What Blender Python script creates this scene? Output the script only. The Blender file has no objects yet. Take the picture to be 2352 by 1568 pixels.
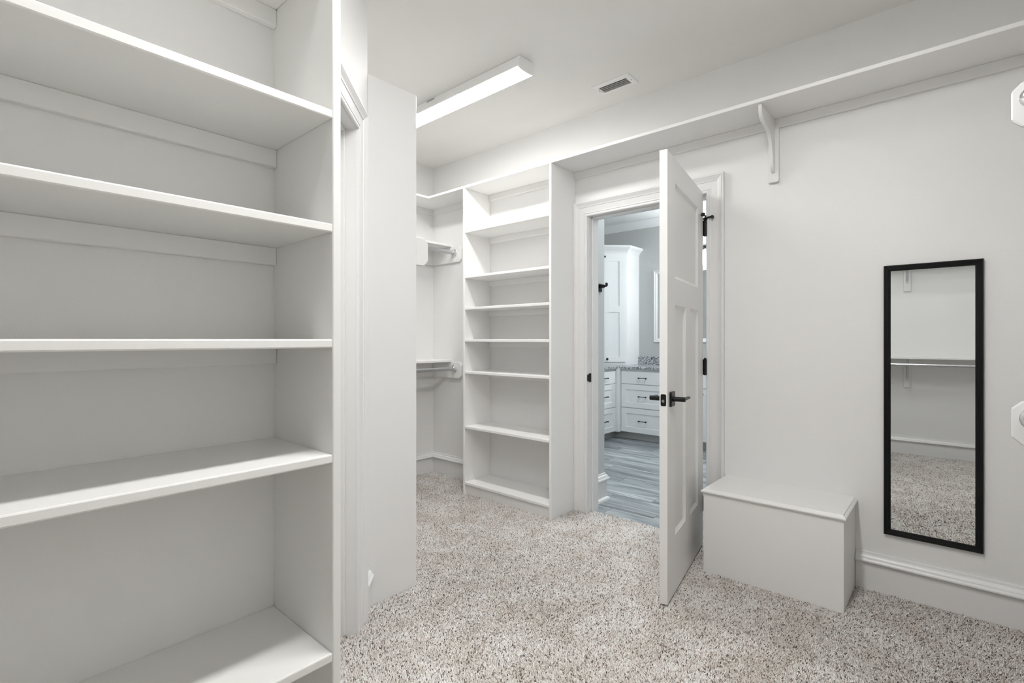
import bpy, bmesh, math, random
import numpy as np
from mathutils import Vector, Matrix

random.seed(7)
scene = bpy.context.scene
col = scene.collection
PI = math.pi

# ------------------------------------------------------------------ camera
# Room axes: x runs across the room towards the wall with the door, y runs
# along that wall, z is up.  Camera stands at the origin of the plan.
FPX, YAW, CX, CY = 1147.96, 0.7234, 1176.0, 779.14
cam_d = bpy.data.cameras.new('camera')
cam = bpy.data.objects.new('camera', cam_d)
col.objects.link(cam)
cam.location = (0, 0, 1.1966)
cam.rotation_euler = (PI / 2, 0, YAW - PI / 2)
cam_d.sensor_width = 36
cam_d.lens = FPX / 2352 * 36
cam_d.shift_y = (CY - 784) / 2352
cam_d.clip_start = 0.02
scene.camera = cam

# ------------------------------------------------------------------ world, exposure, light levels
world = bpy.data.worlds.new('world')
scene.world = world
world.use_nodes = True
world.node_tree.nodes['Background'].inputs[0].default_value = (0.5, 0.5, 0.5, 1)
world.node_tree.nodes['Background'].inputs[1].default_value = 0.0
scene.view_settings.view_transform = 'Standard'
scene.view_settings.look = 'None'
scene.view_settings.gamma = 1.0
scene.view_settings.use_curve_mapping = False
scene.view_settings.exposure = 1.13
try:
    scene.cycles.max_bounces = 16
    scene.cycles.diffuse_bounces = 10
    scene.cycles.glossy_bounces = 6
except Exception:
    pass
LAMP = 23.0           # closet fixtures
LAMP_NEAR = 37.0
VANITY = 26.0
BATH = 36.0
LAMP_COL = (1.0, 0.995, 0.985)
BATH_COL = (0.86, 0.945, 1.0)

# ------------------------------------------------------------------ materials
def nodes_of(name):
    m = bpy.data.materials.new(name)
    m.use_nodes = True
    nt = m.node_tree
    return m, nt, nt.nodes['Principled BSDF']

def paint(name, color, rough=0.5, bscale=0, bstr=0.0, vary=0.0, spec=0.5):
    m, nt, b = nodes_of(name)
    b.inputs['Base Color'].default_value = (*color, 1)
    b.inputs['Roughness'].default_value = rough
    b.inputs['Specular IOR Level'].default_value = spec
    tc = nt.nodes.new('ShaderNodeNewGeometry')
    if bscale:
        n = nt.nodes.new('ShaderNodeTexNoise'); n.inputs['Scale'].default_value = bscale
        n.inputs['Detail'].default_value = 3
        nt.links.new(tc.outputs['Position'], n.inputs['Vector'])
        bu = nt.nodes.new('ShaderNodeBump'); bu.inputs['Strength'].default_value = bstr
        bu.inputs['Distance'].default_value = 0.002
        nt.links.new(n.outputs['Fac'], bu.inputs['Height'])
        nt.links.new(bu.outputs['Normal'], b.inputs['Normal'])
    if vary:
        n2 = nt.nodes.new('ShaderNodeTexNoise'); n2.inputs['Scale'].default_value = 2.3
        n2.inputs['Detail'].default_value = 4
        nt.links.new(tc.outputs['Position'], n2.inputs['Vector'])
        r = nt.nodes.new('ShaderNodeValToRGB')
        r.color_ramp.elements[0].position = 0.3; r.color_ramp.elements[1].position = 0.7
        r.color_ramp.elements[0].color = (*[c * (1 - vary) for c in color], 1)
        r.color_ramp.elements[1].color = (*color, 1)
        nt.links.new(n2.outputs['Fac'], r.inputs['Fac'])
        nt.links.new(r.outputs['Color'], b.inputs['Base Color'])
    return m

def metal(name, color, rough):
    m, nt, b = nodes_of(name)
    b.inputs['Base Color'].default_value = (*color, 1)
    b.inputs['Metallic'].default_value = 1
    b.inputs['Roughness'].default_value = rough
    n = nt.nodes.new('ShaderNodeTexNoise'); n.inputs['Scale'].default_value = 60
    mr = nt.nodes.new('ShaderNodeMapRange')
    mr.inputs['To Min'].default_value = max(rough - 0.03, 0.0); mr.inputs['To Max'].default_value = rough + 0.04
    nt.links.new(n.outputs['Fac'], mr.inputs['Value'])
    nt.links.new(mr.outputs['Result'], b.inputs['Roughness'])
    return m

def lamp_mat(name, color, strength):
    m, nt, b = nodes_of(name)
    b.inputs['Base Color'].default_value = (0.9, 0.9, 0.9, 1)
    b.inputs['Emission Color'].default_value = (*color, 1)
    b.inputs['Emission Strength'].default_value = strength
    return m

WALL = paint('wall_paint', (0.765, 0.762, 0.752), 0.55, 260, 0.22, 0.02)
CEIL = paint('ceiling_paint', (0.80, 0.793, 0.775), 0.8, 200, 0.12, 0.015)
TRIM = paint('trim_paint', (0.735, 0.732, 0.725), 0.32, 40, 0.03)
SHELFP = paint('shelf_paint', (0.762, 0.757, 0.743), 0.36, 55, 0.05)
SHELFW = paint('tower_paint', (0.815, 0.81, 0.80), 0.36, 55, 0.05)
BWALL = paint('bathroom_wall_paint', (0.545, 0.55, 0.54), 0.6, 260, 0.15)
BWHITE = paint('cabinet_paint', (0.8, 0.81, 0.81), 0.38, 40, 0.02)
BCEIL = paint('bathroom_ceiling_paint', (0.72, 0.73, 0.73), 0.8, 200, 0.08)
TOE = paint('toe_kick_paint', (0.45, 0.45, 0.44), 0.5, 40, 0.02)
BLACK = paint('matte_black_metal', (0.006, 0.006, 0.0065), 0.33, 90, 0.03, spec=0.3)
BLACKF = paint('black_frame_lacquer', (0.004, 0.004, 0.0045), 0.3, 90, 0.02, spec=0.25)
RUBBER = paint('black_rubber', (0.015, 0.015, 0.015), 0.7, 90, 0.05)
CHROME = metal('polished_chrome', (0.78, 0.78, 0.79), 0.09)
STEEL = metal('satin_steel_rod', (0.56, 0.57, 0.59), 0.3)
SCREW = metal('grey_screw', (0.35, 0.35, 0.35), 0.4)
DARK = paint('duct_shade_paint', (0.015, 0.014, 0.013), 0.8, 40, 0.05)  # near-black colour standing in for shade inside the vent
LOUVER = paint('vent_louver', (0.36, 0.35, 0.33), 0.45, 40, 0.02)
FIXT = paint('fixture_white', (0.82, 0.82, 0.82), 0.35, 40, 0.01)
GLOW = lamp_mat('fixture_diffuser_far', LAMP_COL, LAMP)
GLOW2 = lamp_mat('fixture_diffuser_near', LAMP_COL, LAMP_NEAR)
BMIRROR = metal('vanity_mirror_glass', (0.90, 0.92, 0.92), 0.0)
GLOWV = lamp_mat('vanity_glass_lit', (0.95, 0.98, 1.0), VANITY)
GLOWB = lamp_mat('added_bathroom_glow', BATH_COL, BATH)  # glow of the added bathroom lamp

MIRROR, nt, b = nodes_of('mirror_glass')
b.inputs['Base Color'].default_value = (0.70, 0.72, 0.72, 1)
b.inputs['Metallic'].default_value = 1; b.inputs['Roughness'].default_value = 0.01

# carpet backing and pile
CARPET, nt, b = nodes_of('carpet_backing')
b.inputs['Base Color'].default_value = (0.22, 0.19, 0.17, 1); b.inputs['Roughness'].default_value = 0.95
n = nt.nodes.new('ShaderNodeTexNoise'); n.inputs['Scale'].default_value = 180
r = nt.nodes.new('ShaderNodeValToRGB')
r.color_ramp.elements[0].color = (0.34, 0.31, 0.28, 1); r.color_ramp.elements[1].color = (0.56, 0.52, 0.48, 1)
g = nt.nodes.new('ShaderNodeNewGeometry')
nt.links.new(g.outputs['Position'], n.inputs['Vector']); nt.links.new(n.outputs['Fac'], r.inputs['Fac'])
nt.links.new(r.outputs['Color'], b.inputs['Base Color'])

PILE, nt, b = nodes_of('carpet_pile_yarn')
b.inputs['Roughness'].default_value = 0.9; b.inputs['Specular IOR Level'].default_value = 0.15
at = nt.nodes.new('ShaderNodeAttribute'); at.attribute_name = 'yarn'
n = nt.nodes.new('ShaderNodeTexNoise'); n.inputs['Scale'].default_value = 3.2; n.inputs['Detail'].default_value = 5
n.inputs['Roughness'].default_value = 0.65
g = nt.nodes.new('ShaderNodeNewGeometry'); nt.links.new(g.outputs['Position'], n.inputs['Vector'])
n.inputs['Scale'].default_value = 5.0
cr = nt.nodes.new('ShaderNodeValToRGB')
cr.color_ramp.elements[0].position = 0.36; cr.color_ramp.elements[0].color = (0.83, 0.795, 0.765, 1)
cr.color_ramp.elements[1].position = 0.62; cr.color_ramp.elements[1].color = (1.0, 1.0, 1.0, 1)
nt.links.new(n.outputs['Fac'], cr.inputs['Fac'])
mx = nt.nodes.new('ShaderNodeVectorMath'); mx.operation = 'MULTIPLY'
nt.links.new(at.outputs['Color'], mx.inputs[0]); nt.links.new(cr.outputs['Color'], mx.inputs[1])
nt.links.new(mx.outputs['Vector'], b.inputs['Base Color'])

# wood-look floor tile, streaked along y
PLANK, nt, b = nodes_of('grey_wood_tile')
b.inputs['Roughness'].default_value = 0.33
tc = nt.nodes.new('ShaderNodeTexCoord'); oi = nt.nodes.new('ShaderNodeObjectInfo')
off = nt.nodes.new('ShaderNodeVectorMath'); off.operation = 'MULTIPLY_ADD'
cmb = nt.nodes.new('ShaderNodeCombineXYZ')
for k, s in enumerate((37.0, 91.0, 13.0)):
    mm = nt.nodes.new('ShaderNodeMath'); mm.operation = 'MULTIPLY'; mm.inputs[1].default_value = s
    nt.links.new(oi.outputs['Random'], mm.inputs[0]); nt.links.new(mm.outputs[0], cmb.inputs[k])
ad = nt.nodes.new('ShaderNodeVectorMath'); ad.operation = 'ADD'
nt.links.new(tc.outputs['Object'], ad.inputs[0]); nt.links.new(cmb.outputs[0], ad.inputs[1])
mp = nt.nodes.new('ShaderNodeMapping'); mp.inputs['Scale'].default_value = (17, 1.5, 1)
nt.links.new(ad.outputs[0], mp.inputs['Vector'])
n1 = nt.nodes.new('ShaderNodeTexNoise'); n1.inputs['Scale'].default_value = 1.0; n1.inputs['Detail'].default_value = 6
n1.inputs['Roughness'].default_value = 0.62; n1.inputs['Distortion'].default_value = 0.7
nt.links.new(mp.outputs[0], n1.inputs['Vector'])
rp = nt.nodes.new('ShaderNodeValToRGB')
e = rp.color_ramp.elements
e[0].position = 0.3; e[0].color = (0.10, 0.115, 0.125, 1)
e[1].position = 0.70; e[1].color = (0.66, 0.69, 0.70, 1)
e2 = e.new(0.44); e2.color = (0.24, 0.265, 0.28, 1)
e3 = e.new(0.58); e3.color = (0.40, 0.43, 0.445, 1)
nt.links.new(n1.outputs['Fac'], rp.inputs['Fac'])
hv = nt.nodes.new('ShaderNodeHueSaturation')
mv = nt.nodes.new('ShaderNodeMapRange'); mv.inputs['To Min'].default_value = 0.75; mv.inputs['To Max'].default_value = 1.2
nt.links.new(oi.outputs['Random'], mv.inputs['Value']); nt.links.new(mv.outputs['Result'], hv.inputs['Value'])
nt.links.new(rp.outputs['Color'], hv.inputs['Color']); nt.links.new(hv.outputs['Color'], b.inputs['Base Color'])
GROUT = paint('grout', (0.16, 0.17, 0.18), 0.9, 80, 0.1)

# speckled granite
GRANITE, nt, b = nodes_of('speckled_granite')
b.inputs['Roughness'].default_value = 0.18
g = nt.nodes.new('ShaderNodeNewGeometry')
vo = nt.nodes.new('ShaderNodeTexVoronoi'); vo.inputs['Scale'].default_value = 150
nz = nt.nodes.new('ShaderNodeTexNoise'); nz.inputs['Scale'].default_value = 100; nz.inputs['Detail'].default_value = 3
nt.links.new(g.outputs['Position'], vo.inputs['Vector']); nt.links.new(g.outputs['Position'], nz.inputs['Vector'])
mxn = nt.nodes.new('ShaderNodeMix'); mxn.data_type = 'RGBA'; mxn.inputs['Factor'].default_value = 0.55
nt.links.new(vo.outputs['Color'], mxn.inputs['A']); nt.links.new(nz.outputs['Color'], mxn.inputs['B'])
rp = nt.nodes.new('ShaderNodeValToRGB'); e = rp.color_ramp.elements
e[0].position = 0.36; e[0].color = (0.02, 0.022, 0.025, 1)
e[1].position = 0.62; e[1].color = (0.72, 0.74, 0.76, 1)
e2 = e.new(0.47); e2.color = (0.22, 0.24, 0.26, 1)
bw = nt.nodes.new('ShaderNodeRGBToBW')
nt.links.new(mxn.outputs['Result'], bw.inputs[0]); nt.links.new(bw.outputs[0], rp.inputs['Fac'])
nt.links.new(rp.outputs['Color'], b.inputs['Base Color'])

# ------------------------------------------------------------------ builders
# All plan coordinates are written (u, v, z): u along the door wall, v towards it.
WO = {}                                       # world offset of an object's frame

def P(u, v, z):
    return Vector((v, u, z))

def setp(o, label=None, cat=None, group=None, kind=None):
    if label: o['label'] = label
    if cat: o['category'] = cat
    if group: o['group'] = group
    if kind: o['kind'] = kind
    return o

def empty(name, u, v, z, label, cat, group=None, kind=None, rz=0.0):
    o = bpy.data.objects.new(name, None)
    o.empty_display_size = 0.1
    col.objects.link(o)
    o.location = P(u, v, z); o.rotation_euler = (0, 0, rz)
    WO[o] = o.location.copy()
    return setp(o, label, cat, group, kind)

def new(name, bm, mat, parent=None, raw=False, bevel=0.0, smooth=False, seg=1, label=None, cat=None, group=None, kind=None):
    bmesh.ops.remove_doubles(bm, verts=bm.verts, dist=1e-6)
    bmesh.ops.recalc_face_normals(bm, faces=bm.faces)
    if bevel > 0:
        ed = [e for e in bm.edges if len(e.link_faces) == 2 and e.calc_face_angle(0) > 0.5]
        bmesh.ops.bevel(bm, geom=ed, offset=bevel, segments=seg, profile=0.5, affect='EDGES', clamp_overlap=True)
    if raw:
        offv = Vector((0, 0, 0))
    elif parent is not None:
        offv = WO[parent]
    else:
        xs = [v.co for v in bm.verts]
        lo = [min(c[i] for c in xs) for i in range(3)]; hi = [max(c[i] for c in xs) for i in range(3)]
        offv = Vector(((lo[0] + hi[0]) / 2, (lo[1] + hi[1]) / 2, lo[2]))
    for v in bm.verts: v.co -= offv
    me = bpy.data.meshes.new(name)
    bm.to_mesh(me); bm.free()
    me.materials.append(mat)
    if smooth:
        me.shade_smooth()
        try: me.set_sharp_from_angle(angle=math.radians(38))
        except Exception: pass
    o = bpy.data.objects.new(name, me)
    col.objects.link(o)
    if parent is not None:
        o.parent = parent
        WO[o] = WO.get(parent, Vector((0, 0, 0)))
    else:
        o.location = offv
        WO[o] = offv
    return setp(o, label, cat, group, kind)

def instance(name, src, parent, loc, rz=0.0):
    o = bpy.data.objects.new(name, src)
    col.objects.link(o); o.parent = parent; o.location = loc; o.rotation_euler = (0, 0, rz)
    return o

def solid(bm, ring_lists, cap=True):
    """ring_lists: list of rings (each a list of Vectors, same count) skinned into a solid"""
    rs = [[bm.verts.new(p) for p in r] for r in ring_lists]
    n = len(rs[0])
    for a, c in zip(rs, rs[1:]):
        for i in range(n):
            bm.faces.new((a[i], a[(i + 1) % n], c[(i + 1) % n], c[i]))
    if cap:
        bm.faces.new(rs[0][::-1]); bm.faces.new(rs[-1])
    return bm

def box(u0, u1, v0, v1, z0, z1, bm=None, raw=False):
    bm = bm or bmesh.new()
    f = (lambda a, c, z: Vector((a, c, z))) if raw else P
    solid(bm, [[f(u0, v0, z), f(u1, v0, z), f(u1, v1, z), f(u0, v1, z)] for z in (z0, z1)])
    return bm

def tube(p0, p1, r, n=20, bm=None, r1=None):
    bm = bm or bmesh.new()
    p0, p1 = Vector(p0), Vector(p1)
    d = (p1 - p0).normalized()
    a = d.orthogonal().normalized(); c = d.cross(a)
    r1 = r if r1 is None else r1
    solid(bm, [[p + (a * math.cos(2 * PI * i / n) + c * math.sin(2 * PI * i / n)) * rr for i in range(n)] for p, rr in ((p0, r), (p1, r1))])
    return bm

def lathe(p0, axis, prof, n=28, bm=None):
    """prof: list of (distance along axis, radius)"""
    bm = bm or bmesh.new()
    p0 = Vector(p0); d = Vector(axis).normalized()
    a = d.orthogonal().normalized(); c = d.cross(a)
    solid(bm, [[p0 + d * t + (a * math.cos(2 * PI * i / n) + c * math.sin(2 * PI * i / n)) * max(r, 1e-4) for i in range(n)] for t, r in prof])
    return bm

def path_tube(pts, r, n=12, bm=None):
    bm = bm or bmesh.new()
    pts = [Vector(p) for p in pts]
    rings = []
    ref = None
    for i, p in enumerate(pts):
        d = ((pts[min(i + 1, len(pts) - 1)]) - pts[max(i - 1, 0)]).normalized()
        if ref is None: ref = d.orthogonal().normalized()
        a = (ref - d * ref.dot(d)).normalized(); ref = a
        c = d.cross(a)
        rings.append([p + (a * math.cos(2 * PI * k / n) + c * math.sin(2 * PI * k / n)) * r for k in range(n)])
    return solid(bm, rings)

def moulding(prof, p0, p1, across, proud, m0=0.0, m1=0.0, bm=None):
    """profile (a, b): a runs along 'across', b along 'proud', swept from p0 to p1.
    m0, m1: mitre slope, the end moves by m*a along the sweep."""
    bm = bm or bmesh.new()
    p0, p1, across, proud = Vector(p0), Vector(p1), Vector(across), Vector(proud)
    d = (p1 - p0).normalized()
    return solid(bm, [[p + across * a + proud * bb + d * (m * a) for a, bb in prof] for p, m in ((p0, m0), (p1, m1))])

def moulding2(prof, p0, p1, proud, m0=0.0, m1=0.0, bm=None):
    """baseboard style: profile (z, b), mitred in plan by m*b"""
    bm = bm or bmesh.new()
    p0, p1, proud = Vector(p0), Vector(p1), Vector(proud)
    d = (p1 - p0).normalized()
    return solid(bm, [[p + Vector((0, 0, z)) + proud * bb + d * (m * bb) for z, bb in prof] for p, m in ((p0, m0), (p1, m1))])

def shaker(w, h, t, stile, rec=0.008, slope=0.0, bm=None, both=False):
    """panel in local coordinates x 0..w, z 0..h, front at y = 0 facing +y, back at y=-t"""
    bm = bm or bmesh.new()
    o = [(0, 0), (w, 0), (w, h), (0, h)]
    i1 = [(stile, stile), (w - stile, stile), (w - stile, h - stile), (stile, h - stile)]
    s = stile + slope
    i2 = [(s, s), (w - s, s), (w - s, h - s), (s, h - s)]
    mk = lambda ring, y: [bm.verts.new((x, y, z)) for x, z in ring]
    A, B, C, D = mk(o, 0), mk(i1, 0), mk(i2, -rec), mk(o, -t)
    for X, Y in ((A, B), (B, C), (A, D)):
        for k in range(4): bm.faces.new((X[k], X[(k + 1) % 4], Y[(k + 1) % 4], Y[k]))
    bm.faces.new(C); bm.faces.new(D)
    return bm

# measured plan
VA, UF, UL, UR, VR = 2.929, 3.542, 1.28, -0.50, -0.80
ZC, ZT = 2.745, 2.363              # ceiling, underside of top shelf
TH = 0.019                          # board thickness
SH = [0.088, 0.519, 0.942, 1.1876, 1.4336, 1.6764, 2.026]   # mid heights of the tower shelves
DU0, DU1, DZ = 1.078, 1.886, 2.046  # bathroom doorway

# ------------------------------------------------------------------ room shell
new('floor', box(UR - 0.1, UF + 0.1, VR - 0.1, 2.975, -0.06, 0.0), CARPET,
    label='closet floor under the beige carpet', cat='floor', kind='structure')
new('ceiling', box(UR - 0.1, UF + 0.1, VR - 0.1, VA + 0.13, ZC, ZC + 0.08), CEIL,
    label='smooth off-white closet ceiling with the strip light', cat='ceiling', kind='structure')
bm = box(DU1, UF + 0.1, VA, VA + 0.13, -0.06, ZC)
box(UR - 0.1, DU0, VA, VA + 0.13, -0.06, ZC, bm)
box(DU0, DU1, VA, VA + 0.13, DZ, ZC, bm)
new('wall_back', bm, WALL, label='off-white closet wall holding the doorway and the black framed mirror', cat='wall', kind='structure')
new('wall_far', box(UF, UF + 0.1, 1.144, VA, 0, ZC), WALL, label='off-white end wall behind the short hanging rods', cat='wall', kind='structure')
new('wall_left', box(UL, UL + 0.1, VR - 0.1, 0.565, 0, ZC), WALL, label='off-white wall behind the large shelf unit on the left', cat='wall', kind='structure')
new('wall_right', box(UR - 0.1, UR, VR - 0.1, VA, 0, ZC), WALL, label='off-white closet wall on the right outside the frame', cat='wall', kind='structure')
new('wall_rear', box(UR, UL, VR - 0.1, VR, 0, ZC), WALL, label='off-white wall seen in the mirror behind a hanging rod', cat='wall', kind='structure')
new('wall_alcove', box(1.959, UF, 1.144, 1.244, 0, ZC), WALL, label='off-white side wall of the hanging alcove behind the tall panel', cat='wall', kind='structure')

# diagonal wall, local frame: x along the wall, y into the wall (room is y < 0)
DG = Matrix.Translation(P(UL, 0.565, 0)) @ Matrix.Rotation(PI / 4, 4, 'Z')
DL = 0.960                                   # wall length
JX0, JX1 = 0.105, 0.752                      # jamb faces of the small doorway
JZ = 2.046
def dbox(x0, x1, y0, y1, z0, z1, bm=None):
    bm = bm or bmesh.new()
    solid(bm, [[DG @ Vector((a, c, z)) for a, c in ((x0, y0), (x1, y0), (x1, y1), (x0, y1))] for z in (z0, z1)])
    return bm
bm = dbox(0, JX0 - 0.018, 0, 0.12, 0, ZC)
dbox(JX1 + 0.018, DL, 0, 0.12, 0, ZC, bm)
dbox(JX0 - 0.018, JX1 + 0.018, 0, 0.12, JZ + 0.018, ZC, bm)
new('wall_diagonal', bm, WALL, label='angled off-white wall with a narrow doorway beside the large shelf unit', cat='wall', kind='structure')

CASING = [(0, 0), (0, .010), (.003, .0125), (.008, .0135), (.012, .0125), (.0135, .0095), (.0165, .0095), (.018, .0125),
          (.021, .0135), (.024, .0125), (.026, .011), (.060, .014), (.0615, .017), (.066, .0175), (.074, .020), (.081, .025),
          (.086, .0275), (.088, .0245), (.090, .0275), (.098, .0275), (.1, .0255), (.1, 0)]
BASEP = [(0, 0), (0, .014), (.130, .014), (.133, .018), (.1345, .025), (.138, .030), (.1425, .031), (.147, .029), (.1515, .0245),
         (.1535, .0215), (.1545, .0225), (.160, .0205), (.166, .016), (.1685, .0125), (.170, .0085), (.180, .0075), (.181, .005), (.181, 0)]

def casing_set(name, corner, ax, outv, w0, w1, zt, label, m=TRIM, zb=0.0):
    """ax: unit vector along the wall, outv: unit vector out of the wall; opening runs w0..w1 along ax"""
    root = bpy.data.objects.new(name, None); root.empty_display_size = .1; col.objects.link(root)
    c = Vector(corner); ax = Vector(ax); up = Vector((0, 0, 1))
    root.location = c + ax * w0; WO[root] = root.location.copy()
    setp(root, label, 'door casing', None, 'structure')
    new('casing_leg', moulding(CASING, c + ax * w0 + up * zb, c + ax * w0 + up * zt, -ax, outv, 0, 1), m, root, smooth=True)
    new('casing_leg', moulding(CASING, c + ax * w1 + up * zb, c + ax * w1 + up * zt, ax, outv, 0, 1), m, root, smooth=True)
    new('casing_head', moulding(CASING, c + ax * w0 + up * zt, c + ax * w1 + up * zt, up, outv, -1, 1), m, root, smooth=True)
    return root

t1 = casing_set('trim_1', P(0, VA, 0), (0, 1, 0), (-1, 0, 0), DU0 - 0.006, DU1 + 0.005, DZ - .002, 'moulded white casing around the open bathroom doorway')
t2 = casing_set('trim_2', P(0, VA + .13, 0), (0, 1, 0), (1, 0, 0), DU0 - 0.006, DU1 + 0.005, DZ - .002, 'moulded white casing on the bathroom side of the doorway', zb=-.012)
dgx, dgo = (DG.to_3x3() @ Vector((1, 0, 0))), (DG.to_3x3() @ Vector((0, -1, 0)))
t3 = casing_set('trim_3', DG.translation, dgx, dgo, JX0 - 0.005, JX1 + 0.006, JZ + .006, 'moulded white casing around the narrow angled doorway')

# bathroom door jamb
jr = empty('trim_4', DU0, VA, 0, 'painted white jamb lining the bathroom doorway', 'door jamb', kind='structure')
new('jamb_leg', box(DU1 - .001, DU1 + .001, VA, VA + .13, -.012, DZ), TRIM, jr)
new('jamb_leg', box(DU0 - .001, DU0 + .001, VA, VA + .13, -.012, DZ), TRIM, jr)
new('jamb_head', box(DU0, DU1, VA, VA + .13, DZ - .001, DZ + .001), TRIM, jr)
new('door_stop_strip', box(DU1 - .012, DU1 - .001, VA + .040, VA + .078, -.012, DZ - .001), TRIM, jr, bevel=.002)
new('door_stop_strip', box(DU0 + .001, DU0 + .012, VA + .040, VA + .078, -.012, DZ - .001), TRIM, jr, bevel=.002)
new('door_stop_strip', box(DU0 + .001, DU1 - .001, VA + .040, VA + .078, DZ - .012, DZ - .001), TRIM, jr, bevel=.002)
bm = box(DU1 - .0035, DU1 - .001, VA + .002, VA + .034, .902, .962)
box(DU1 - .0045, DU1 + .0005, VA - .012, VA + .004, .910, .954, bm)
new('strike_plate', bm, BLACK, jr, bevel=.002, label='black metal strike plate')

# narrow doorway: jamb and closed door
jr = empty('trim_5', 1.28 + .43 * .7071, .565 + .43 * .7071, 0, 'white jamb with stop strips inside the narrow angled doorway', 'door jamb', kind='structure')
new('jamb_leg', dbox(JX1, JX1 + .018, 0, .12, 0, JZ + .018), TRIM, jr)
new('jamb_leg', dbox(JX0 - .018, JX0, 0, .12, 0, JZ + .018), TRIM, jr)
new('jamb_head', dbox(JX0, JX1, 0, .12, JZ, JZ + .018), TRIM, jr)
new('door_stop_strip', dbox(JX1 - .011, JX1, .042, .078, 0, JZ), TRIM, jr, bevel=.002)
new('door_stop_strip', dbox(JX0, JX0 + .011, .042, .078, 0, JZ), TRIM, jr, bevel=.002)
new('door_stop_strip', dbox(JX0 + .011, JX1 - .011, .042, .078, JZ - .011, JZ), TRIM, jr, bevel=.002)

def door_leaf(root, W, zb, zt, cols, rows_top, TH_D):
    """root local frame: x from hinge to latch, visible face y = 0, back y = -TH_D.
    cols: list of (x0, x1) lower panels, rows_top: ((x0, x1), (z0, z1)) upper panel, """
    (ux0, ux1), (uz0, uz1), (lz0, lz1) = rows_top
    a0, a1 = min(c[0] for c in cols), max(c[1] for c in cols)
    bxr = lambda x0, x1, z0, z1: box(x0, x1, -TH_D, 0, z0, z1, raw=True)
    new('stile', bxr(0, a0, zb, zt), TRIM, root, raw=True)
    new('stile', bxr(a1, W, zb, zt), TRIM, root, raw=True)
    new('rail', bxr(a0, a1, uz1, zt), TRIM, root, raw=True, label=None)
    new('rail', bxr(a0, a1, lz1, uz0), TRIM, root, raw=True)
    new('rail', bxr(a0, a1, zb, lz0), TRIM, root, raw=True)
    cs = sorted(cols)
    for p, q in zip(cs, cs[1:]):
        new('mullion', bxr(p[1], q[0], lz0, lz1), TRIM, root, raw=True)
    sl, dp = .016, .010
    for x0, x1, z0, z1 in [(a0, a1, uz0, uz1)] + [(c0, c1, lz0, lz1) for c0, c1 in cs]:
        bm = bmesh.new()
        o = [(x0, z0), (x1, z0), (x1, z1), (x0, z1)]
        i = [(x0 + sl, z0 + sl), (x1 - sl, z0 + sl), (x1 - sl, z1 - sl), (x0 + sl, z1 - sl)]
        mk = lambda ring, y: [bm.verts.new((x, y, z)) for x, z in ring]
        A, B, C, D = mk(o, -.001), mk(i, -dp), mk(i, -TH_D + dp), mk(o, -TH_D + .001)
        for X, Y in ((A, B), (C, D), (A, D)):
            for k in range(4): bm.faces.new((X[k], X[(k + 1) % 4], Y[(k + 1) % 4], Y[k]))
        bm.faces.new(B); bm.faces.new(C)
        new('panel', bm, TRIM, root, raw=True)

rd = bpy.data.objects.new('door_2', None); col.objects.link(rd)
rd.matrix_world = DG @ Matrix.Translation((JX1 - .002, .118, 0)) @ Matrix.Rotation(PI, 4, 'Z')
setp(rd, 'closed white panel door in the narrow angled doorway', 'door', kind='structure'); WO[rd] = Vector((0, 0, 0))
door_leaf(rd, JX1 - JX0 - .004, .012, 2.042, [(.11, .285), (.36, .535)], ((.11, .535), (1.48, 1.93), (.28, 1.36)), .035)

w2 = JX1 - JX0 - .004 - .062
new('lever_rose', box(w2 - .033, w2 + .033, 0, .010, .892, .958, raw=True), BLACK, rd, raw=True, bevel=.0015)
l2 = new('lever_handle', tube((w2, .010, .925), (w2, .062, .925), .011, 20), BLACK, rd, raw=True, smooth=True)
new('lever_bar', box(w2 - .095, w2 + .006, .050, .064, .921, .9305, raw=True), BLACK, l2, raw=True, bevel=.001)

# baseboards
def base(name, p0, p1, proud, label, m0=0, m1=0, prof=BASEP, m=TRIM):
    return new(name, moulding2(prof, p0, p1, proud, m0, m1), m, smooth=True, label=label, cat='baseboard', kind='structure')
base('baseboard_back', P(UR, VA, 0), P(.355, VA, 0), (-1, 0, 0), 'tall moulded white baseboard under the black framed mirror')
base('baseboard_door', P(.9688, VA, 0), P(.9715, VA, 0), (-1, 0, 0), 'sliver of white baseboard between the bench and the door casing')
base('baseboard_corner', P(2.847, VA, 0), P(UF, VA, 0), (-1, 0, 0), 'white baseboard between the shelf tower and the far corner', 0, -1)
base('baseboard_far', P(UF, 1.244, 0), P(UF, VA, 0), (0, -1, 0), 'white baseboard along the far end wall under the rods', 0, -1)
base('baseboard_diagonal', DG @ Vector((JX1 + .106, 0, 0)), DG @ Vector((DL + .0, 0, 0)), dgo, 'short white baseboard end between the angled doorway and the tall panel')
base('baseboard_rear', P(UR, VR, 0), P(UL, VR, 0), (1, 0, 0), 'white baseboard on the wall seen in the mirror')
base('baseboard_right', P(UR, VR, 0), P(UR, VA, 0), (0, 1, 0), 'white baseboard on the right wall outside the frame')

# ------------------------------------------------------------------ shelf towers
def side_panel(u0, u1, v0, v1, z0, z1, parent, m):
    return new('side_panel', box(u0, u1, v0, v1, z0, z1), m, parent, bevel=.002)

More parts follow.
